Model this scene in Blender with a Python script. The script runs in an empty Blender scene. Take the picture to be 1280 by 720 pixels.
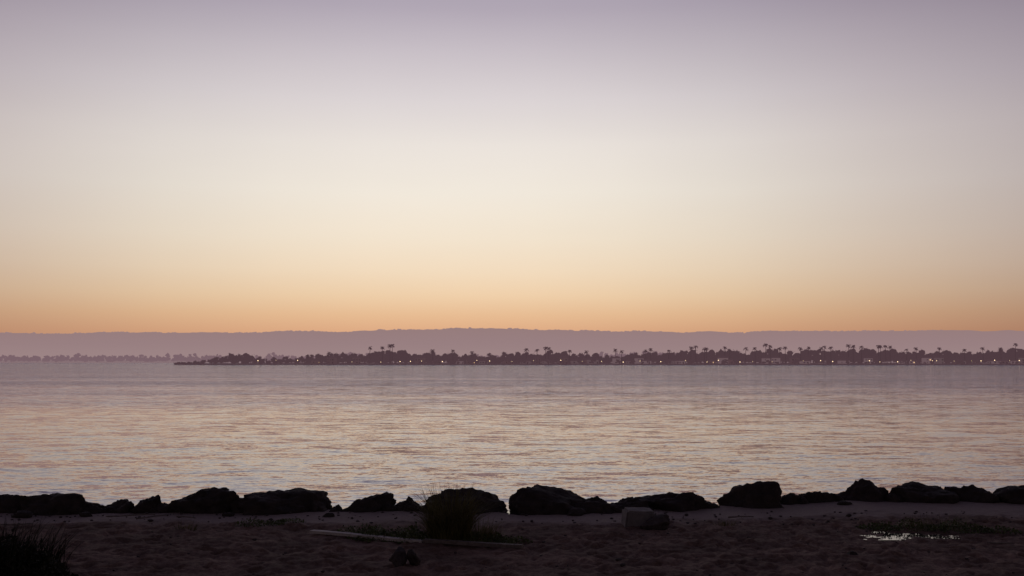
import bpy, math, random
import numpy as np
from mathutils import Vector, noise as mnoise
random.seed(7); rng=np.random.default_rng(7)
sc=bpy.context.scene
sc.view_settings.view_transform='Standard'; sc.view_settings.look='None'
sc.view_settings.exposure=0; sc.view_settings.gamma=1
COL=sc.collection
def lin(r,g,b):
    f=lambda c:(c/255/12.92) if c/255<=.04045 else ((c/255+.055)/1.055)**2.4
    return (f(r),f(g),f(b),1)
# ---------------------------------------------------------------- helpers
def mesh_obj(name,verts,faces,mat=None,parent=None,smooth=False):
    me=bpy.data.meshes.new(name)
    verts=np.asarray(verts,dtype=np.float32)
    if isinstance(faces,np.ndarray):
        n,k=faces.shape
        me.vertices.add(len(verts)); me.vertices.foreach_set('co',verts.ravel())
        me.loops.add(n*k); me.loops.foreach_set('vertex_index',faces.astype(np.int32).ravel())
        me.polygons.add(n); me.polygons.foreach_set('loop_start',np.arange(0,n*k,k,dtype=np.int32))
        me.polygons.foreach_set('loop_total',np.full(n,k,dtype=np.int32))
        me.update(calc_edges=True)
    else:
        me.from_pydata([tuple(map(float,v)) for v in verts],[],faces); me.update()
    if smooth: me.polygons.foreach_set('use_smooth',[True]*len(me.polygons))
    ob=bpy.data.objects.new(name,me); COL.objects.link(ob)
    if mat: me.materials.append(mat)
    if parent: ob.parent=parent
    return ob
def hash2(ix,iy,seed):
    h=(ix.astype(np.int64)*374761393+iy.astype(np.int64)*668265263+seed*1442695041)&0xffffffff
    h=((h^(h>>13))*1274126177)&0xffffffff
    return ((h^(h>>16))&0xffff)/65535.0
def vn(x,y,seed=0):
    x=np.asarray(x,float);y=np.asarray(y,float)
    ix=np.floor(x);iy=np.floor(y);fx=x-ix;fy=y-iy
    fx=fx*fx*(3-2*fx);fy=fy*fy*(3-2*fy)
    a=hash2(ix,iy,seed);b=hash2(ix+1,iy,seed);c=hash2(ix,iy+1,seed);d=hash2(ix+1,iy+1,seed)
    return (a*(1-fx)+b*fx)*(1-fy)+(c*(1-fx)+d*fx)*fy-.5
def fbm(x,y,o=4,seed=0):
    s=0;a=1
    for i in range(o):
        s=s+a*vn(x*2**i+i*17.3,y*2**i-i*9.1,seed+i);a*=.5
    return s
def sst(a,b,x):
    t=np.clip((np.asarray(x,float)-a)/(b-a),0,1);return t*t*(3-2*t)
# ---------------------------------------------------------------- node helpers
def newmat(name):
    m=bpy.data.materials.new(name);m.use_nodes=True
    nt=m.node_tree;nt.nodes.clear()
    out=nt.nodes.new('ShaderNodeOutputMaterial')
    return m,nt,out
def N(nt,t,**k):
    n=nt.nodes.new(t)
    for a,b in k.items(): setattr(n,a,b)
    return n
def ramp(nt,fac,stops,interp='LINEAR'):
    r=N(nt,'ShaderNodeValToRGB');cr=r.color_ramp;cr.interpolation=interp
    cr.elements[0].position=stops[0][0];cr.elements[0].color=stops[0][1]
    cr.elements[1].position=stops[-1][0];cr.elements[1].color=stops[-1][1]
    for p,c in stops[1:-1]:
        e=cr.elements.new(p);e.color=c
    nt.links.new(fac,r.inputs[0]);return r
def math_(nt,op,a,b=None,c=None):
    n=N(nt,'ShaderNodeMath',operation=op)
    for i,v in enumerate((a,b,c)):
        if v is None: continue
        if isinstance(v,(int,float)): n.inputs[i].default_value=v
        else: nt.links.new(v,n.inputs[i])
    return n.outputs[0]
def noise_(nt,vec,scale,detail=4,rough=.55,dist=0):
    n=N(nt,'ShaderNodeTexNoise');n.inputs['Scale'].default_value=scale
    n.inputs['Detail'].default_value=detail;n.inputs['Roughness'].default_value=rough
    n.inputs['Distortion'].default_value=dist
    nt.links.new(vec,n.inputs['Vector']);return n
def g(v): return (v,v,v,1)
def natural(name,c1,c2,scale=3,rough=.85,bump=.4,bscale=20,spec=.3,haze=None,hf=0):
    m,nt,out=newmat(name);L=nt.links
    geo=N(nt,'ShaderNodeNewGeometry')
    n=noise_(nt,geo.outputs['Position'],scale,6,.6)
    r=ramp(nt,n.outputs['Fac'],[(.3,(*c1,1)),(.7,(*c2,1))])
    p=N(nt,'ShaderNodeBsdfPrincipled');L.new(r.outputs[0],p.inputs['Base Color'])
    p.inputs['Roughness'].default_value=rough;p.inputs['Specular IOR Level'].default_value=spec
    if bump:
        nb=noise_(nt,geo.outputs['Position'],bscale,5,.6)
        b=N(nt,'ShaderNodeBump');b.inputs['Strength'].default_value=bump;b.inputs['Distance'].default_value=.03
        L.new(nb.outputs['Fac'],b.inputs['Height']);L.new(b.outputs[0],p.inputs['Normal'])
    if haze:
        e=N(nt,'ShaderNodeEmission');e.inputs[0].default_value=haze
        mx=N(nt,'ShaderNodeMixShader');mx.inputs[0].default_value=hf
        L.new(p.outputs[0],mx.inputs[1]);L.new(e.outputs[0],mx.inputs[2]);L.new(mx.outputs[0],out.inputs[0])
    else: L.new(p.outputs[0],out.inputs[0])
    return m
# ---------------------------------------------------------------- world (dusk sky)
w=bpy.data.worlds.new("World");sc.world=w;w.use_nodes=True
nt=w.node_tree;nt.nodes.clear();L=nt.links
out=N(nt,'ShaderNodeOutputWorld');bg=N(nt,'ShaderNodeBackground')
tc=N(nt,'ShaderNodeTexCoord');sep=N(nt,'ShaderNodeSeparateXYZ');L.new(tc.outputs['Generated'],sep.inputs[0])
s=lambda d:math.sin(math.radians(d))
zc=ramp(nt,sep.outputs['Z'],[(0,lin(206,154,130)),(s(1.6),lin(222,170,132)),(s(2.6),lin(232,189,148)),
 (s(3.7),lin(239,207,170)),(s(5.1),lin(242,219,190)),(s(7),lin(243,228,207)),(s(9.6),lin(242,233,220)),
 (s(12.3),lin(236,228,221)),(s(14.8),lin(221,213,214)),(s(17.5),lin(200,191,198)),(s(19.8),lin(178,168,181)),
 (s(26),lin(141,135,159)),(s(38),lin(110,107,132)),(s(60),lin(80,79,100)),(1,lin(68,68,90))])
# azimuth falloff away from the place where the sun went down (3.5 deg left of +Y)
az=math.radians(3.5)
hx=math_(nt,'MULTIPLY',sep.outputs['X'],-math.sin(az));hy=math_(nt,'MULTIPLY',sep.outputs['Y'],math.cos(az))
dot=math_(nt,'ADD',hx,hy)
x2=math_(nt,'MULTIPLY',sep.outputs['X'],sep.outputs['X']);y2=math_(nt,'MULTIPLY',sep.outputs['Y'],sep.outputs['Y'])
hl=math_(nt,'SQRT',math_(nt,'ADD',math_(nt,'ADD',x2,y2),.0004))
ca=math_(nt,'DIVIDE',dot,hl)
ang=math_(nt,'DIVIDE',math_(nt,'ARCCOSINE',ca),math.pi)
af=ramp(nt,ang,[(0,g(1)),(5/180,g(.99)),(10/180,(.95,.948,.95,1)),(16/180,(.865,.86,.87,1)),(24/180,(.71,.685,.715,1)),(32/180,(.56,.53,.58,1)),
 (50/180,(.37,.35,.40,1)),(90/180,(.23,.21,.225,1)),(1,(.165,.15,.155,1))])
mul=N(nt,'ShaderNodeMix',data_type='RGBA',blend_type='MULTIPLY');mul.inputs[0].default_value=1
L.new(zc.outputs[0],mul.inputs[6]);L.new(af.outputs[0],mul.inputs[7])
mp=N(nt,'ShaderNodeMapping');mp.inputs['Scale'].default_value=(1.5,1.5,9);L.new(tc.outputs['Generated'],mp.inputs[0])
hn=noise_(nt,mp.outputs[0],2.2,4,.5)
hr=ramp(nt,hn.outputs['Fac'],[(.3,g(.98)),(.7,g(1.0))])
mul2=N(nt,'ShaderNodeMix',data_type='RGBA',blend_type='MULTIPLY');mul2.inputs[0].default_value=1
L.new(mul.outputs[2],mul2.inputs[6]);L.new(hr.outputs[0],mul2.inputs[7])
sky=N(nt,'ShaderNodeTexSky',sky_type='NISHITA');sky.sun_disc=False
sky.sun_elevation=math.radians(-2.0);sky.sun_rotation=math.radians(-3.5)
add=N(nt,'ShaderNodeMix',data_type='RGBA',blend_type='ADD');add.inputs[0].default_value=.01
L.new(mul2.outputs[2],add.inputs[6]);L.new(sky.outputs[0],add.inputs[7])
L.new(add.outputs[2],bg.inputs[0]);bg.inputs[1].default_value=1.0
L.new(bg.outputs[0],out.inputs[0])
# ---------------------------------------------------------------- camera
cam=bpy.data.cameras.new("camera");co=bpy.data.objects.new("camera",cam);COL.objects.link(co)
cam.sensor_width=36;cam.lens=35;cam.clip_end=60000;cam.clip_start=.1
co.location=(0,0,4.4);co.rotation_euler=(math.radians(90+4.18),0,0);sc.camera=co
# ---------------------------------------------------------------- ground
def crest(x): return 23.9+1.6*sst(2,9,x)+.25*vn(np.asarray(x,float)*.4,0.0*np.asarray(x,float),5)
PUDS=[(8.2,20.95,1.1,.45),(.25,24.05,.45,.3)]
def base_h(x,y):
    x=np.asarray(x,float);y=np.asarray(y,float)
    z=.8+2.0*(1-sst(-2,15,y))
    c=crest(x)
    z=z-np.clip(y-c-.5,0,8)*.42
    z=np.maximum(z,-2.2)
    z=z+.05*fbm(x*.35,y*.35,3,11)*sst(0,6,y)
    for px,py,rx,ry in PUDS:
        d=((x-px)/rx)**2+((y-py)/ry)**2
        k=np.exp(-d*.6)
        z=z*(1-k)+.79*k
    return z
def H(x,y): return float(base_h(x,y))
fx=np.arange(-14.5,14.5,.045)
ex=np.array([15,16,18,21,25,30,40,55,80,120,200,400,900])
xs=np.concatenate([-ex[::-1],fx,ex])
ys=np.concatenate([[-300,-100,-40,-20,-10,-5,0,3,6,9,11,13,14.5],np.arange(15.2,26.5,.04),[27,28,29,30,32,35]])
X,Y=np.meshgrid(xs,ys)
Z=base_h(X,Y)
rough=1-sst(-1.9,-1.1,Y-crest(X)+.5*fbm(X*.5,Y*.5,2,3))*.85
Z+=rough*(.085*fbm(X*2.3,Y*2.3,4,21)+.035*fbm(X*7,Y*7,3,31))
for i in range(1500):
    px=rng.uniform(-14,14);py=rng.uniform(15.4,23.2)
    a=rng.uniform(0,math.pi);l=rng.uniform(.09,.17);wd=rng.uniform(.05,.09);dp=rng.uniform(.02,.06)
    i0=np.searchsorted(xs,px-.5);i1=np.searchsorted(xs,px+.5);j0=np.searchsorted(ys,py-.5);j1=np.searchsorted(ys,py+.5)
    dx=X[j0:j1,i0:i1]-px;dy=Y[j0:j1,i0:i1]-py
    u=(dx*math.cos(a)+dy*math.sin(a))/l;v=(-dx*math.sin(a)+dy*math.cos(a))/wd
    d=u*u+v*v
    Z[j0:j1,i0:i1]+=(-dp*np.exp(-d)+.35*dp*np.exp(-(np.sqrt(d)-1.7)**2*3))*rough[j0:j1,i0:i1]
for px,py,rx,ry in PUDS:
    d=((X-px)/rx)**2+((Y-py)/ry)**2
    k=np.exp(-d*.8);Z=Z*(1-k)+(.757+.06*fbm(X*3,Y*5,3,77))*k
ny,nx=X.shape
idx=np.arange(ny*nx).reshape(ny,nx)
F=np.stack([idx[:-1,:-1],idx[:-1,1:],idx[1:,1:],idx[1:,:-1]],-1).reshape(-1,4)
m,nt,out=newmat('beach_sand');L=nt.links
geo=N(nt,'ShaderNodeNewGeometry');pos=geo.outputs['Position']
sp=N(nt,'ShaderNodeSeparateXYZ');L.new(pos,sp.inputs[0])
n1=noise_(nt,pos,.9,5,.6);n2=noise_(nt,pos,14,6,.7);n3=noise_(nt,pos,90,3,.7)
cr=N(nt,'ShaderNodeMapRange',interpolation_type='SMOOTHSTEP');L.new(sp.outputs['X'],cr.inputs[0])
cr.inputs[1].default_value=2;cr.inputs[2].default_value=9;cr.inputs[3].default_value=22.6;cr.inputs[4].default_value=23.6
dd=math_(nt,'SUBTRACT',sp.outputs['Y'],cr.outputs[0])
dd=math_(nt,'ADD',dd,math_(nt,'MULTIPLY',math_(nt,'SUBTRACT',n1.outputs['Fac'],.5),2.2))
band=ramp(nt,math_(nt,'ADD',math_(nt,'MULTIPLY',dd,.5),.5),[(.25,g(0)),(.6,g(1))])
sand=ramp(nt,n2.outputs['Fac'],[(.3,(.11,.068,.054,1)),(.7,(.25,.16,.13,1))])
big=ramp(nt,n1.outputs['Fac'],[(.35,g(.7)),(.65,g(1.2))])
sm=N(nt,'ShaderNodeMix',data_type='RGBA',blend_type='MULTIPLY');sm.inputs[0].default_value=1
L.new(sand.outputs[0],sm.inputs[6]);L.new(big.outputs[0],sm.inputs[7])
pale=ramp(nt,n2.outputs['Fac'],[(.3,(.25,.19,.175,1)),(.7,(.34,.265,.245,1))])
mx=N(nt,'ShaderNodeMix',data_type='RGBA');L.new(band.outputs[0],mx.inputs[0]);L.new(sm.outputs[2],mx.inputs[6]);L.new(pale.outputs[0],mx.inputs[7])
p=N(nt,'ShaderNodeBsdfPrincipled');L.new(mx.outputs[2],p.inputs['Base Color']);p.inputs['Roughness'].default_value=.9
p.inputs['Specular IOR Level'].default_value=.15
b=N(nt,'ShaderNodeBump');b.inputs['Strength'].default_value=.6;b.inputs['Distance'].default_value=.02
L.new(math_(nt,'ADD',n2.outputs['Fac'],math_(nt,'MULTIPLY',n3.outputs['Fac'],.4)),b.inputs['Height']);L.new(b.outputs[0],p.inputs['Normal'])
L.new(p.outputs[0],out.inputs[0])
mesh_obj('sandy_beach',np.stack([X.ravel(),Y.ravel(),Z.ravel()],1),F,m,smooth=True)
# ---------------------------------------------------------------- water
m,nt,out=newmat('bay_water');L=nt.links
geo=N(nt,'ShaderNodeNewGeometry');pos=geo.outputs['Position']
sp=N(nt,'ShaderNodeSeparateXYZ');L.new(pos,sp.inputs[0])
def slope(scale,sx,sy,amp_x,amp_y,detail=3,rot=0,dist=0):
    mp=N(nt,'ShaderNodeMapping');mp.inputs['Scale'].default_value=(sx,sy,1);mp.inputs['Rotation'].default_value=(0,0,rot)
    L.new(pos,mp.inputs[0]);n=noise_(nt,mp.outputs[0],scale,detail,.55,dist)
    v=N(nt,'ShaderNodeVectorMath',operation='SUBTRACT');L.new(n.outputs['Color'],v.inputs[0]);v.inputs[1].default_value=(.5,.5,.5)
    v2=N(nt,'ShaderNodeVectorMath',operation='MULTIPLY');L.new(v.outputs[0],v2.inputs[0]);v2.inputs[1].default_value=(amp_x,amp_y,0)
    return v2.outputs[0]
def vadd(a,b):
    v=N(nt,'ShaderNodeVectorMath',operation='ADD');L.new(a,v.inputs[0]);L.new(b,v.inputs[1]);return v.outputs[0]
s1=slope(1.0,.28,.95,.12,.36,3,.06,.4)
s2=slope(1.0,1.1,3.0,.16,.36,3,-.1,.3)
s3=slope(1.0,5,11,.16,.30,2,.1)
sl=vadd(vadd(s1,s2),s3)
mp=N(nt,'ShaderNodeMapping');mp.inputs['Scale'].default_value=(.006,.035,1);L.new(pos,mp.inputs[0])
wl=noise_(nt,mp.outputs[0],1.0,4,.55)
lane=ramp(nt,wl.outputs['Fac'],[(.35,g(.7)),(.65,g(1.15))])
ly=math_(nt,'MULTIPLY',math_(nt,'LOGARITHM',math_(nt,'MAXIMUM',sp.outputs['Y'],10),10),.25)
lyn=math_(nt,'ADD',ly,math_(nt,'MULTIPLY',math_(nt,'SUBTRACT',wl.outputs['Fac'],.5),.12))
far=ramp(nt,lyn,[(.35,g(.5)),(.41,g(.38)),(.46,g(.36)),(.50,g(.5)),(.545,g(.85)),(.62,g(1))])
amp=math_(nt,'MULTIPLY',math_(nt,'MULTIPLY',lane.outputs[0],far.outputs[0]),2.5)
vs=N(nt,'ShaderNodeVectorMath',operation='SCALE');L.new(sl,vs.inputs[0]);L.new(amp,vs.inputs['Scale'])
va=N(nt,'ShaderNodeVectorMath',operation='ADD');L.new(vs.outputs[0],va.inputs[0]);va.inputs[1].default_value=(0,0,1)
vnn=N(nt,'ShaderNodeVectorMath',operation='NORMALIZE');L.new(va.outputs[0],vnn.inputs[0])
# sky reflection painted duller and bluer further out, through the glossy colour
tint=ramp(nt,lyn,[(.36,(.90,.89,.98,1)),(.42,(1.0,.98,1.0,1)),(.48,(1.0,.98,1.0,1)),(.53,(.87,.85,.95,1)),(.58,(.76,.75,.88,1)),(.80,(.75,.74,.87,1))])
gl=N(nt,'ShaderNodeBsdfGlossy');gl.inputs['Roughness'].default_value=.08
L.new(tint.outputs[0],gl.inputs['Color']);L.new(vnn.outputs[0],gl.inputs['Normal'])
df=N(nt,'ShaderNodeBsdfDiffuse');df.inputs['Color'].default_value=(.10,.11,.18,1)
fr=N(nt,'ShaderNodeFresnel');fr.inputs['IOR'].default_value=2.1;L.new(vnn.outputs[0],fr.inputs['Normal'])
mxs=N(nt,'ShaderNodeMixShader');L.new(fr.outputs[0],mxs.inputs[0]);L.new(df.outputs[0],mxs.inputs[1]);L.new(gl.outputs[0],mxs.inputs[2])
L.new(mxs.outputs[0],out.inputs[0])
wx=[-16000,-4000,-1000,-200,0,200,1000,4000,16000];wy=[22,30,60,200,600,1500,4000,16000]
Xw,Yw=np.meshgrid(wx,wy);idw=np.arange(Xw.size).reshape(Xw.shape)
Fw=np.stack([idw[:-1,:-1],idw[:-1,1:],idw[1:,1:],idw[1:,:-1]],-1).reshape(-1,4)
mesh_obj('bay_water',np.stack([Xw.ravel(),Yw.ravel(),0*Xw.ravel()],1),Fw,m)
mw,nt,out=newmat('puddle_water');p=N(nt,'ShaderNodeBsdfPrincipled');p.inputs['Base Color'].default_value=(.05,.045,.045,1)
p.inputs['Roughness'].default_value=.05;p.inputs['IOR'].default_value=1.9
tcg=N(nt,'ShaderNodeNewGeometry');nn=noise_(nt,tcg.outputs['Position'],9,2);b=N(nt,'ShaderNodeBump');b.inputs['Strength'].default_value=.1;b.inputs['Distance'].default_value=.01
nt.links.new(nn.outputs['Fac'],b.inputs['Height']);nt.links.new(b.outputs[0],p.inputs['Normal']);nt.links.new(p.outputs[0],out.inputs[0])
for px,py,rx,ry in PUDS:
    zz=.776 if px>1 else .79
    v=[(px,py,zz)]
    for i in range(64):
        a=i/64*2*math.pi;r=1+.25*math.sin(3*a+px)+.12*math.sin(7*a)+.06*random.random()
        v.append((px+rx*1.0*r*math.cos(a),py+ry*r*math.sin(a),zz))
    mesh_obj('puddle',v,[(0,i+1,(i+1)%64+1) for i in range(64)],mw)
# ---------------------------------------------------------------- boulders
mrock=natural('dark_boulder',(.020,.014,.013),(.06,.045,.042),4,.85,.6,14,.25)
mconc=natural('weathered_concrete',(.16,.14,.145),(.25,.22,.225),6,.9,.4,30,.2)
mstone=natural('dark_stone',(.05,.04,.04),(.10,.08,.08),6,.85,.4,30,.25)
import bmesh
def ico(sub):
    bm=bmesh.new();bmesh.ops.create_icosphere(bm,subdivisions=sub,radius=1)
    v=np.array([x.co[:] for x in bm.verts]);f=np.array([[q.index for q in x.verts] for x in bm.faces]);bm.free();return v,f
ICO={k:ico(k) for k in (2,3,4,5)}
def rock(name,x,y,wd,dp,zt,zb,mat,seed,skew=0,sub=5,planes=15,flat=False):
    r_=np.random.default_rng(seed);v,f=ICO[sub];v=v.copy()
    n=r_.normal(size=(planes,3));n/=np.linalg.norm(n,axis=1)[:,None]
    d=r_.uniform(.45,.95,planes)
    if flat: n=np.vstack([n,[[r_.uniform(-.3,.3),-.2,.93]]]);d=np.append(d,.6)
    t=np.maximum(v@n.T,.05)
    r=(1+np.sum((t/d)**18,axis=1))**(-1/18.);v=v*r[:,None]
    off=Vector((seed*3.1,seed*1.7,0))
    for i in range(len(v)):
        q=Vector(v[i]);k=mnoise.fractal(q*1.8+off,.75,2.0,6)*.20+abs(mnoise.noise(q*6+off))*.07
        v[i]*=1+k
    v[:,0]+=skew*v[:,2]
    mn,mx_=v.min(0),v.max(0)
    v=(v-(mn+mx_)/2)/(mx_-mn)
    v[:,0]*=wd;v[:,1]*=dp;v[:,2]=zb+(v[:,2]+.5)*(zt-zb)
    v[:,0]+=x;v[:,1]+=y
    return mesh_obj(name,v,f,mat,smooth=True)
R=[(-12.0,1.3,1.20,0,1),(-10.75,2.0,1.25,.0,0),(-9.5,1.15,1.07,0,1),(-8.75,.95,1.19,.1,1),(-7.45,2.0,1.35,.5,0),(-5.6,2.5,1.27,.1,1),
(-4.5,.6,1.0,0,0),(-3.68,1.75,1.21,.5,0),(-2.53,.95,1.14,.0,0),(-1.15,2.2,1.31,0,0),(.95,2.25,1.37,-.1,0),(1.95,1.5,1.14,0,1),(2.8,1.1,1.10,0,1),
(4.0,2.0,1.21,-.1,1),(5.8,1.9,1.40,.25,0),(6.95,1.15,1.06,0,0),(7.75,1.25,1.10,0,0),(9.05,1.85,1.36,0,0),(10.5,2.0,1.25,.1,1),(11.9,1.6,1.22,0,1),(13.15,1.75,1.27,.2,0)]
for i,(x,wd,zt,sk,fl) in enumerate(R):
    yc=float(crest(x))+.45
    rock('boulder',x,yc,wd,max(.8,wd*.65),zt,.15,mrock,4100+i,sk,5,10,bool(fl))
sd=300
# smaller rubble filling the gaps between the big ones
for x,wd,zt in [(-11.5,.6,1.0),(-9.95,.5,.98),(-8.35,.6,1.02),(-6.45,.55,1.0),(-4.8,.6,1.03),(-4.2,.5,.96),(-2.9,.5,.98),(-2.1,.5,1.0),(2.45,.6,1.0),(3.15,.5,.98),(4.9,.5,.95),(6.5,.6,.98),(7.35,.5,.97),(8.3,.6,1.0),(9.8,.5,1.02),(11.2,.6,1.06),(12.5,.5,1.04)]:
    rock('boulder',x,float(crest(x))+.3+random.uniform(-.1,.15),wd,wd*.8,zt,.5,mrock,sd,random.uniform(-.3,.3),4,10);sd+=1
for side in (-1,1):
    x=13.2 if side<0 else 14.6
    while x<70:
        wd=random.uniform(.9,2.1);x+=wd*.45
        rock('boulder',side*x,float(crest(side*x))+.45+random.uniform(-.2,.2),wd,wd*.7,random.uniform(1.05,1.35),.15,mrock,sd,0,3,11,sd%2==0);sd+=1;x+=wd*.5
x=-30
while x<30:
    wd=random.uniform(.9,1.7);x+=wd*.5
    rock('boulder',x,float(crest(x))+1.9+random.uniform(-.2,.3),wd,wd*.75,random.uniform(.25,.5),-.7,mrock,sd,0,3,14);sd+=1;x+=wd*.45
for x,y,wd,zt in [(-9.9,23.45,.35,.90),(-4.25,23.4,.3,.89),(1.5,23.65,.5,.96),(-6.6,23.5,.3,.88),(3.1,23.8,.3,.91),(6.5,25.0,.4,.93),(-11.4,23.5,.5,.93),(8.3,25.2,.4,.92)]:
    rock('rock',x,y,wd,wd*.8,zt,.7,mrock,sd,0,3,12);sd+=1
# ---------------------------------------------------------------- concrete block, stones
def bevel_box(name,sx,sy,sz,loc,rot,mat,bev=.03,seed=0,taper=0):
    bm=bmesh.new();bmesh.ops.create_cube(bm,size=1)
    for v in bm.verts:
        k=1-taper*(v.co.z+.5);v.co.x*=sx*k;v.co.y*=sy*k;v.co.z*=sz
    bmesh.ops.bevel(bm,geom=bm.edges[:],offset=bev,segments=2,affect='EDGES')
    bmesh.ops.subdivide_edges(bm,edges=bm.edges[:],cuts=3,use_grid_fill=True)
    for v in bm.verts:
        q=v.co*4+Vector((seed,seed*2,0));v.co+=Vector((mnoise.noise(q),mnoise.noise(q+Vector((9,0,0))),mnoise.noise(q+Vector((0,9,0)))))*.022
    me=bpy.data.meshes.new(name);bm.to_mesh(me);bm.free();me.materials.append(mat)
    ob=bpy.data.objects.new(name,me);COL.objects.link(ob);ob.location=loc;ob.rotation_euler=rot;return ob
bevel_box('concrete_block',.70,.5,.40,(2.78,22.15,.95),(.05,.05,.12),mconc,.04,3,.08)
rock('rock',3.08,21.78,.66,.4,1.10,.74,mstone,871,.2,5,10,True)
rock('rock',-2.0,17.75,.32,.34,1.14,.74,mstone,1002,.1,5,10,True)
rock('rock',-1.73,17.72,.26,.34,1.11,.74,mrock,1013,-.25,5,10)
rock('rock',6.3,18.7,.28,.25,.90,.75,mrock,1014,0,5,10)
# ---------------------------------------------------------------- driftwood
def tube(pts,rad,seg=8):
    V=[];Fc=[]
    for i,(q,r) in enumerate(zip(pts,rad)):
        a=Vector(pts[max(i-1,0)]);b_=Vector(pts[min(i+1,len(pts)-1)]);d=(b_-a).normalized()
        u=d.cross(Vector((0.01,.02,1)));u=u.normalized() if u.length>1e-3 else Vector((1,0,0));w_=d.cross(u)
        for k in range(seg):
            t=k/seg*2*math.pi;V.append(Vector(q)+u*math.cos(t)*r+w_*math.sin(t)*r)
    for i in range(len(pts)-1):
        for k in range(seg):
            Fc.append((i*seg+k,i*seg+(k+1)%seg,(i+1)*seg+(k+1)%seg,(i+1)*seg+k))
    Fc.append(tuple(range(seg))[::-1]);Fc.append(tuple((len(pts)-1)*seg+k for k in range(seg)))
    return [tuple(v) for v in V],Fc
mwood=natural('bleached_driftwood',(.42,.37,.35),(.58,.52,.50),9,.8,.4,40)
mwood2=natural('damp_driftwood',(.12,.10,.09),(.24,.19,.18),9,.85,.4,40)
def log(name,a,b_,r,mat,n=14,wob=.05):
    pts=[];rad=[]
    for i in range(n+1):
        t=i/n;x=a[0]+(b_[0]-a[0])*t;y=a[1]+(b_[1]-a[1])*t+wob*math.sin(t*5+x)
        pts.append((x,y,H(x,y)+r*.9+.05));rad.append(r*(1-.35*t)*(1+.12*random.uniform(-1,1)))
    v,f=tube(pts,rad);return mesh_obj(name,v,f,mat,smooth=True)
def board(name,a,b_,wd,th_,mat,seed):
    n=24;V=[];Fc=[]
    ax=Vector((b_[0]-a[0],b_[1]-a[1],0));ln=ax.length;d=ax.normalized();s_=Vector((-d.y,d.x,0))
    for i in range(n+1):
        t=i/n;c=Vector((a[0],a[1],0))+ax*t;z=H(c.x,c.y)+.035+.015*math.sin(t*3+seed)
        wob=mnoise.noise(Vector((t*6,seed,0)))*.012
        for u,v_ in ((-1,0),(1,0),(1,1),(-1,1)):
            q=c+s_*(u*wd/2+wob);V.append((q.x,q.y,z+v_*th_+mnoise.noise(Vector((t*20,u,v_+seed)))*.006))
    for i in range(n):
        for k in range(4): Fc.append((i*4+k,i*4+(k+1)%4,i*4+4+(k+1)%4,i*4+4+k))
    Fc.append((3,2,1,0));Fc.append((n*4,n*4+1,n*4+2,n*4+3))
    return mesh_obj(name,V,Fc,mat)
board('wooden_plank',(-4.15,20.95),(-1.75,19.95),.15,.055,mwood,1)
board('wooden_plank',(-1.72,19.9),(.2,19.4),.12,.065,mwood2,2)
for a,b_ in [((-9.2,22.9),(-8.2,23.2)),((-8.4,22.6),(-7.9,23.1)),((-7.6,22.9),(-7.1,22.7)),((9.2,19.6),(9.7,19.5)),((-11.1,21.9),(-10.5,22.1)),((4.9,22.9),(5.5,23.0))]:
    log('stick',a,b_,.018,mwood2,6,.03)
V=[];Fc=[];v0,f0=ICO[2];c=0
for i in range(520):
    x=rng.uniform(-14,14);y=rng.uniform(15.5,24) if i%2 else rng.uniform(22.3,24.2)
    s_=rng.uniform(.01,.03)*(1.7 if rng.random()<.08 else 1)
    V.append(v0*np.array([s_*rng.uniform(.8,1.6),s_,s_*.65])*(1+rng.normal(0,.1,(len(v0),1)))+np.array([x,y,H(x,y)+s_*.2+.01]));Fc.append(f0+c);c+=len(v0)
mesh_obj('pebbles',np.vstack(V),np.vstack(Fc),mstone,smooth=True)
# ---------------------------------------------------------------- vegetation
mgrass=natural('dry_grass',(.07,.07,.025),(.18,.15,.06),3,.7,0)
mleaf=natural('groundcover_leaf',(.05,.07,.022),(.12,.14,.045),5,.6,0)
mbush=natural('dark_bush_leaf',(.012,.013,.008),(.035,.034,.02),5,.8,0)
def blades(name,cx,cy,rx,ry,h,n,mat,lean=.45,w0=.008,base=.35):
    V=[];Fc=[];c=0
    for i in range(n):
        a=rng.uniform(0,2*math.pi);rr=math.sqrt(rng.random())*base
        bx=cx+rx*rr*math.cos(a);by=cy+ry*rr*math.sin(a);bz=H(bx,by)-.02
        hh=h*rng.uniform(.45,1.05);ln=rng.uniform(.05,lean)*(.4+rr/base*.8);dr=a+rng.normal(0,.5)
        dx,dy=math.cos(dr),math.sin(dr);tw=rng.uniform(0,math.pi);wx_,wy_=math.cos(tw)*w0,math.sin(tw)*w0
        K=5
        for k in range(K+1):
            t=k/K;o=ln*hh*t**2*1.3;z=hh*(t-.28*ln*t**3*1.6);q=(1-t)**.7
            V.append((bx+dx*o-wx_*q,by+dy*o-wy_*q,bz+z));V.append((bx+dx*o+wx_*q,by+dy*o+wy_*q,bz+z))
        for k in range(K): Fc.append((c+2*k,c+2*k+1,c+2*k+3,c+2*k+2))
        c+=2*K+2
    return mesh_obj(name,V,np.array(Fc),mat)
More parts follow.
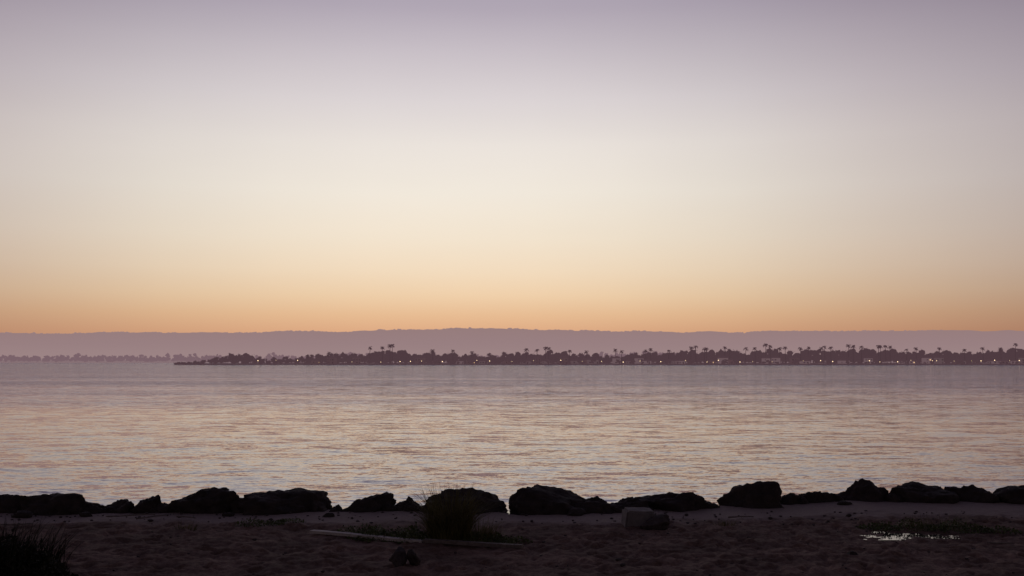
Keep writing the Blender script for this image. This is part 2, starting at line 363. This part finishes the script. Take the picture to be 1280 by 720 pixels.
def leaves(name,blobs,mat,dens=900,ls=.035):
    V=[];Fc=[];c=0
    for (cx,cy,rx,ry,h) in blobs:
        n=int(dens*rx*ry*4*(.5+h*2))
        for i in range(n):
            a=rng.uniform(0,2*math.pi);r=math.sqrt(rng.random())
            x=cx+rx*r*math.cos(a);y=cy+ry*r*math.sin(a)
            top=h*(1-r**2)*(.65+.9*vn(x*4,y*4,9));z=H(x,y)+max(0,top)*rng.uniform(.1,1)+rng.uniform(0,.03)
            d=rng.normal(size=3);d[2]=abs(d[2])*.8;d/=np.linalg.norm(d);e=np.cross(d,rng.normal(size=3));e/=np.linalg.norm(e)
            s_=ls*rng.uniform(.6,1.4);q=np.array([x,y,z])
            V+= [q-d*s_*.2,q+e*s_*.38+d*s_*.4,q+d*s_*1.2,q-e*s_*.38+d*s_*.4]
            Fc.append((c,c+1,c+2,c+3));c+=4
    return mesh_obj(name,V,np.array(Fc),mat)
blades('grass_tuft',-1.25,20.3,1,.8,1.28,850,mgrass,.75,.009,.40)
blades('grass_tuft',-.62,20.2,1,.8,.55,200,mgrass,.8,.008,.34)
leaves('groundcover_plant',[(-2.5,20.6,.85,.5,.34),(-1.9,20.4,.6,.5,.34),(-3.2,20.9,.6,.3,.24),(-.6,20.2,.6,.4,.28),(0.0,20.0,.4,.3,.2)],mleaf)
leaves('groundcover_plant',[(-5.6,22.2,.6,.35,.14),(-5.0,22.5,.4,.3,.12)],mleaf,700)
leaves('groundcover_plant',[(8.5,21.6,.9,.3,.24),(9.5,21.4,.7,.35,.3),(7.9,21.7,.5,.3,.16),(10.3,21.2,.4,.3,.18)],mleaf,800)
blades('grass_tuft',9.1,21.6,1.5,.6,.4,110,mgrass,.8,.007,.5)
blades('grass_tuft',-6.9,21.4,1,.6,.28,60,mgrass,.8,.007,.25)
blades('grass_tuft',4.6,21.9,1,.6,.25,50,mgrass,.8,.007,.22)
leaves('coastal_bush',[(-8.9,17.4,.9,.6,.8),(-8.2,17.0,.7,.5,.6),(-9.8,17.8,.9,.6,.85),(-7.7,16.6,.6,.4,.4)],mbush,700,.05)
blades('coastal_bush_grass',-8.9,17.3,2.2,1.0,1.0,700,mbush,.6,.010,.6)
# ---------------------------------------------------------------- far shore peninsula
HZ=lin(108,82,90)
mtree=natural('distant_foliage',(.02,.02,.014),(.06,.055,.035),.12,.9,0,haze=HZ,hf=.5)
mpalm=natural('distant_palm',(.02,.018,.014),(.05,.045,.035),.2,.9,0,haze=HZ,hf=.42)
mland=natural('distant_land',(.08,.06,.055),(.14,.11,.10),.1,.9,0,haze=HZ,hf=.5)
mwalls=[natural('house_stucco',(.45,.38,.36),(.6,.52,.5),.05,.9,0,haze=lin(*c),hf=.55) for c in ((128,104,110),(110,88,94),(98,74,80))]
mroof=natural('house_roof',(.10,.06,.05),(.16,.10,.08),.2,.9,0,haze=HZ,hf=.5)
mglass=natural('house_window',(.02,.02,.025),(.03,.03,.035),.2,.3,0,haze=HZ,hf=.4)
ml,nt,out=newmat('lamp_glow');e=N(nt,'ShaderNodeEmission');e.inputs[0].default_value=(1,.72,.42,1);e.inputs[1].default_value=3.0;nt.links.new(e.outputs[0],out.inputs[0])
YI=1050;K=YI/1244.
prof=[(220,454.5),(245,452.5),(262,447),(270,443),(290,441),(305,443),(314,449),(330,447),(350,446),(370,445),(400,443),(420,441),(440,443),
(455,438),(470,436),(485,435),(497,437),(508,441),(530,440),(560,440),(600,443),(640,441),(680,439),(700,440),(740,442),(780,443),(820,440),
(850,441),(870,437),(900,438),(940,438),(960,436),(1000,438),(1040,437),(1070,436),(1110,436),(1150,439),(1200,437),(1240,438),(1290,437),(1500,438),(1800,440),(2000,448)]
pxm=np.array([(a-640)*K for a,b in prof]);phm=np.array([(456.2-b)*K for a,b in prof])
th=lambda x:float(np.interp(x,pxm,phm))
lx=np.concatenate([np.linspace(-358,-300,20),np.linspace(-290,1200,250)])
V=[];
for x in lx:
    t=sst(-358,-250,x);yf=YI+3*float(vn(x*.03,0,3))+2*float(vn(x*.2,0,4))+(1-t)*8;yb=yf+6+300*float(t)
    for yy,zz in ((yf-1.5,-.6),(yf+1,.7+.2*float(vn(x*.1,1,2))),(yf+8,1.3),(yb,1.6),(yb+4,-.6)):
        V.append((x,yy,zz))
n=len(lx);Fc=np.array([(i*5+k,(i+1)*5+k,(i+1)*5+k+1,i*5+k+1) for i in range(n-1) for k in range(4)])
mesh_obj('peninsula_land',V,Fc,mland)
class Acc:
    def __init__(s): s.V=[];s.F=[];s.c=0
    def tris(s,P):
        s.V.append(P.reshape(-1,3));k=len(P);s.F.append(np.arange(k*3).reshape(k,3)+s.c);s.c+=k*3
    def ico(s,cen,r,seed):
        v,f=ICO[2];q=v*(1+.25*np.random.default_rng(seed).normal(size=(len(v),1)))*np.array(r)+np.array(cen)
        s.V.append(q);s.F.append(f+s.c);s.c+=len(v)
    def obj(s,name,mat): return mesh_obj(name,np.vstack(s.V),np.vstack(s.F),mat)
def tree(A,x,y,z0,h,wd,leaf,n):
    lobes=rng.integers(3,6)
    tr=np.array([[[x-.3,y,z0],[x+.3,y,z0],[x,y,z0+h*.7]]]);A.tris(tr)
    for l in range(lobes):
        cz=z0+h*rng.uniform(.3,.8);cx=x+wd*rng.uniform(-.32,.32);cy=y+wd*rng.uniform(-.3,.3);r=wd*rng.uniform(.18,.32);rz=min(r*.9,z0+h-cz+.3)
        A.ico((cx,cy,cz),(r*.7,r*.7,rz*.7),int(rng.integers(1e6)))
        k=n//lobes;d=rng.normal(size=(k,3));d/=np.linalg.norm(d,axis=1)[:,None]
        c_=np.array([cx,cy,cz])+d*np.array([r,r,rz])*rng.uniform(.65,1.12,(k,1))
        A.tris(c_[:,None,:]+rng.normal(0,leaf,(k,3,3)))
A=Acc();x=-352.
while x<1150:
    # shrubs and small trees along the waterfront, in front of the houses
    if x>-300 and rng.random()<.6:
        hs=rng.uniform(2,6);tree(A,x+rng.uniform(-3,3),YI+5.5+rng.uniform(0,2),1.0,hs,hs*rng.uniform(.8,1.5),.35,50)
    for row in range(4):
        xx=x+rng.uniform(-3,3);h=th(xx)
        if row==0: h*=rng.uniform(.3,.72)
        elif row==3: h*=rng.uniform(.5,.8)
        else: h*=rng.uniform(.6,1.15)
        if row==0 and rng.random()<.45: continue
        if h<1: continue
        t=float(sst(-358,-250,xx));y=YI+20*t+6+row*18*t+rng.uniform(0,6)*t-(1-t)*2
        tree(A,xx,y,1.0,h,max(4,h*rng.uniform(.7,1.2))*(1.4 if row==3 else 1),.45,70)
    x+=rng.uniform(2.8,5.4)
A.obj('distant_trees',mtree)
def palm(x,y,h,cr):
    V=[];Fc=[]
    lean=random.uniform(-.6,.6);pts=[(x+lean*(t/6)**2,y,1+h*t/6) for t in range(7)]
    v,f=tube(pts,[.42-.03*t for t in range(7)],6);V+=v;Fc+=f
    tx,ty,tz=pts[-1]
    nf=22
    for i in range(nf):
        a=i/nf*2*math.pi+random.uniform(-.15,.15);el=random.uniform(-.55,1.15);ln=cr*random.uniform(.8,1.1)
        d=np.array([math.cos(a),math.sin(a)]);sd_=np.array([-d[1],d[0]]);c=len(V);KK=5
        for k in range(KK+1):
            t=k/KK;r=ln*t*math.cos(el*(1-.3*t))*.95;z=ln*(math.sin(el)*t-.55*t*t);wv=.5*math.sin(math.pi*min(1,t*.85+.12))
            p_=np.array([tx,ty])+d*r
            V.append((p_[0]-sd_[0]*wv,p_[1]-sd_[1]*wv,tz+z-.25*t));V.append((p_[0],p_[1],tz+z+.1));V.append((p_[0]+sd_[0]*wv,p_[1]+sd_[1]*wv,tz+z-.25*t))
        for k in range(KK):
            b0=c+3*k;Fc+=[(b0,b0+1,b0+4,b0+3),(b0+1,b0+2,b0+5,b0+4)]
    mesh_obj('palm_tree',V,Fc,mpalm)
for px,top in [(384,443),(410,440),(462,433),(478,433),(487,430),(491,430),(541,437),(566,437),(590,439),(658,435),(671,436),(682,433),(686,434),(712,437),(733,438),(770,436),(776,438),
 (808,437),(815,435),(836,437),(864,433),(869,432),(880,435),(884,434),(905,433),(912,436),(932,434),(944,434),(960,429),(963,431),(975,434),(983,433),(1001,434),(1013,433),(1024,434),(1031,432),(1043,433),
 (1063,430),(1068,431),(1076,432),(1098,432),(1103,431),(1111,431),(1116,432),(1132,436),(1150,434),(1178,434),(1203,436),(1228,434),(1265,429),(1252,434),(1290,433),(1330,432),(1390,431),(1450,433),(1530,432)]:
    palm((px-640)*K*1.02,YI+22+random.uniform(-6,14),(455.2-top)*K*1.0-1.0,random.uniform(2.5,3.5))
def box(sx,sy,z0,z1): 
    return [(-sx,-sy,z0),(sx,-sy,z0),(sx,sy,z0),(-sx,sy,z0),(-sx,-sy,z1),(sx,-sy,z1),(sx,sy,z1),(-sx,sy,z1)],[(0,1,5,4),(1,2,6,5),(2,3,7,6),(3,0,4,7),(4,5,6,7)]
def house(px,wd,ht,lit):
    e=bpy.data.objects.new('house',None);COL.objects.link(e);x=(px-640)*K
    e.location=(x,YI+14+random.uniform(-2,4),1.1);e.rotation_euler=(0,0,random.uniform(-.5,.5))
    sx=wd/2;sy=3.2;mw_=random.choice(mwalls)
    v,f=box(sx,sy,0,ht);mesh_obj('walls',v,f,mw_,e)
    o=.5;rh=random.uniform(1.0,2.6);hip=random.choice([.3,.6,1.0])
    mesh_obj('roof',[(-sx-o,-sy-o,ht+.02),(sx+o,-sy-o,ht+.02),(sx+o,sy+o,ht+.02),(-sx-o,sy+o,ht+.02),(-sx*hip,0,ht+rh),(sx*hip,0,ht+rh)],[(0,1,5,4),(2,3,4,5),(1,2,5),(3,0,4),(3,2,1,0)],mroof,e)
    V=[];Fc=[];VL=[];FL=[]
    for fl in range(max(1,int(ht//2.8))):
        nx_=max(2,int(wd//2.6))
        for i in range(nx_):
            if random.random()<.25: continue
            cx=-sx+(i+.5)*wd/nx_;z=fl*2.8+.9;ww=random.choice([.4,.6,.9])
            tgt=(VL,FL) if random.random()<lit else (V,Fc);c=len(tgt[0])
            tgt[0].extend([(cx-ww,-sy-.04,z),(cx+ww,-sy-.04,z),(cx+ww,-sy-.04,z+1.2),(cx-ww,-sy-.04,z+1.2)]);tgt[1].append((c,c+1,c+2,c+3))
    c=len(V);V+=[(sx-1.6,-sy-.05,0),(sx-.7,-sy-.05,0),(sx-.7,-sy-.05,2.1),(sx-1.6,-sy-.05,2.1)];Fc.append((c,c+1,c+2,c+3))
    mesh_obj('windows',V,Fc,mglass,e)
    if VL: mesh_obj('lit_windows',VL,FL,mlw,e)
mlw,nt,out=newmat('lit_window');e_=N(nt,'ShaderNodeEmission');e_.inputs[0].default_value=(1,.62,.34,1);e_.inputs[1].default_value=.9;nt.links.new(e_.outputs[0],out.inputs[0])
px=392.
while px<1500:
    if not(472<px<508) and random.random()<.75: house(px,random.uniform(5.5,11),random.choice([2.8,3,3.4,4.2,5.8,6.2]),.08)
    px+=random.uniform(8,22)
for px in [322,345,372,440,476,500,513,527,553,596,612,640,667,701,728,752,779,800,826,857,884,898,925,941,965,1004,1026,1041,1087,1100,1122,1139,1166,1171,1193,1215,1226,1244,1262,1274]:
    x=(px-640)*K;y=YI+3.5+random.uniform(0,2)
    e=bpy.data.objects.new('street_lamp',None);COL.objects.link(e);e.location=(x,y,.9);hh=random.uniform(2.2,4.2)
    v,f=tube([(0,0,0),(0,0,hh*.6),(0,0,hh)],[.09,.07,.05],6);mesh_obj('pole',v,f,mpalm,e)
    v,f=tube([(0,0,hh),(0,-.4,hh+.15),(0,-.8,hh+.1)],[.05,.04,.04],6);mesh_obj('arm',v,f,mpalm,e)
    s_=random.choice([.2,.28,.4]);vv,ff=ICO[2];mesh_obj('lamp_head',vv*s_+np.array([0,-.9,hh-.1]),ff,ml,e)
# ---------------------------------------------------------------- farther shore (left)
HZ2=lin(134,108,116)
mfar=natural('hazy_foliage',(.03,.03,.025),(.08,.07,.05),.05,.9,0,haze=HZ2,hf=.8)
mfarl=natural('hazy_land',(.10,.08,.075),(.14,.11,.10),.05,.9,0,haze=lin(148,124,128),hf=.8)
V=[];lx=np.linspace(-2600,1800,200)
for x in lx:
    yf=2000+30*float(vn(x*.004,0,8))
    for yy,zz in ((yf-3,-1),(yf+3,1.2),(yf+200,5),(yf+1500,8)): V.append((x,yy,zz))
Fc=np.array([(i*4+k,(i+1)*4+k,(i+1)*4+k+1,i*4+k+1) for i in range(199) for k in range(3)])
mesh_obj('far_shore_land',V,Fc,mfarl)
A=Acc();x=-2500.
while x<600:
    for row in range(3):
        h=(18+10*float(vn(x*.02,2,6))+7*float(vn(x*.004,5,7)))*rng.uniform(.5,1.15)
        tree(A,x+rng.uniform(-5,5),2035+row*60,1.5,max(4,h),rng.uniform(9,20),.9,34)
    x+=rng.uniform(6,12)
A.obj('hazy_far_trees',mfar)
# ---------------------------------------------------------------- hills
YH=5200;KH=YH/1244.
hp=[(-900,424),(-400,420),(-100,415),(0,416),(60,418),(130,418),(240,417),(300,417),(360,415),(420,415),(480,413),(540,412.5),(600,411.5),(660,412.5),(720,413.5),(800,414.5),(850,416),(900,415.5),(960,416),(1000,414.5),(1100,415),(1200,415),(1290,416),(1500,414),(1900,419),(2400,424)]
hxm=np.array([(a-640)*KH for a,b in hp]);hhm=np.array([4.4+(451-b)*KH for a,b in hp])
hx_=np.linspace(hxm[0],hxm[-1],2400);tt=np.linspace(0,1,26)
XX,TT=np.meshgrid(hx_,tt)
ridge=np.interp(XX,hxm,hhm)+fbm(XX*.006,XX*0,3,91)*9
prof_=np.sin(np.clip(TT/.62,0,1)*math.pi/2)**1.3*(1-.3*sst(.62,1,TT))
YY=YH-1400+TT*2260
ZZ=ridge*prof_+ (fbm(XX*.004,YY*.004,4,41)*22)*sst(0,.4,TT)*(1-sst(.45,.6,TT))+ (vn(XX*.05,YY*.01,51)*3+vn(XX*.015,YY*.01,52)*4)*sst(.4,.6,TT)
idh=np.arange(XX.size).reshape(XX.shape)
Fh=np.stack([idh[:-1,:-1],idh[:-1,1:],idh[1:,1:],idh[1:,:-1]],-1).reshape(-1,4)
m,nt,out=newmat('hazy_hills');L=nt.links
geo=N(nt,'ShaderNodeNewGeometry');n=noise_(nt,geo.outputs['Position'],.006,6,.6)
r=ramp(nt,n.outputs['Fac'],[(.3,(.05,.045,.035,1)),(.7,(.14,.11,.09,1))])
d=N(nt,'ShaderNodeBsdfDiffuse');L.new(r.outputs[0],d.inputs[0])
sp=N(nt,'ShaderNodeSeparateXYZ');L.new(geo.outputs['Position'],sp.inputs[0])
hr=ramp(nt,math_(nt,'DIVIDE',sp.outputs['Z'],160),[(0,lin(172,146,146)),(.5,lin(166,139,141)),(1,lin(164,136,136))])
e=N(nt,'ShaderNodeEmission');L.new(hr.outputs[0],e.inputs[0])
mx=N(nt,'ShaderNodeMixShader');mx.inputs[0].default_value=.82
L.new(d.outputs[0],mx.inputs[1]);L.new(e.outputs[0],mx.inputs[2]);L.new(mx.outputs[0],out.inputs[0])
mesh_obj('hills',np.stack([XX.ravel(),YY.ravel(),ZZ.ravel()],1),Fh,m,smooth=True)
A=Acc()
for i in range(1500):
    x=rng.uniform(-3200,3200);rz=float(np.interp(x,hxm,hhm)+fbm(x*.006,x*0,3,91)*9);s_=rng.uniform(4,9)
    if vn(x*.004,0,61)<-.12 and rng.random()<.8: continue
    A.ico((x,YH+rng.uniform(-10,10),rz-1),(s_*1.6,s_,s_*rng.uniform(.4,.9)),i)
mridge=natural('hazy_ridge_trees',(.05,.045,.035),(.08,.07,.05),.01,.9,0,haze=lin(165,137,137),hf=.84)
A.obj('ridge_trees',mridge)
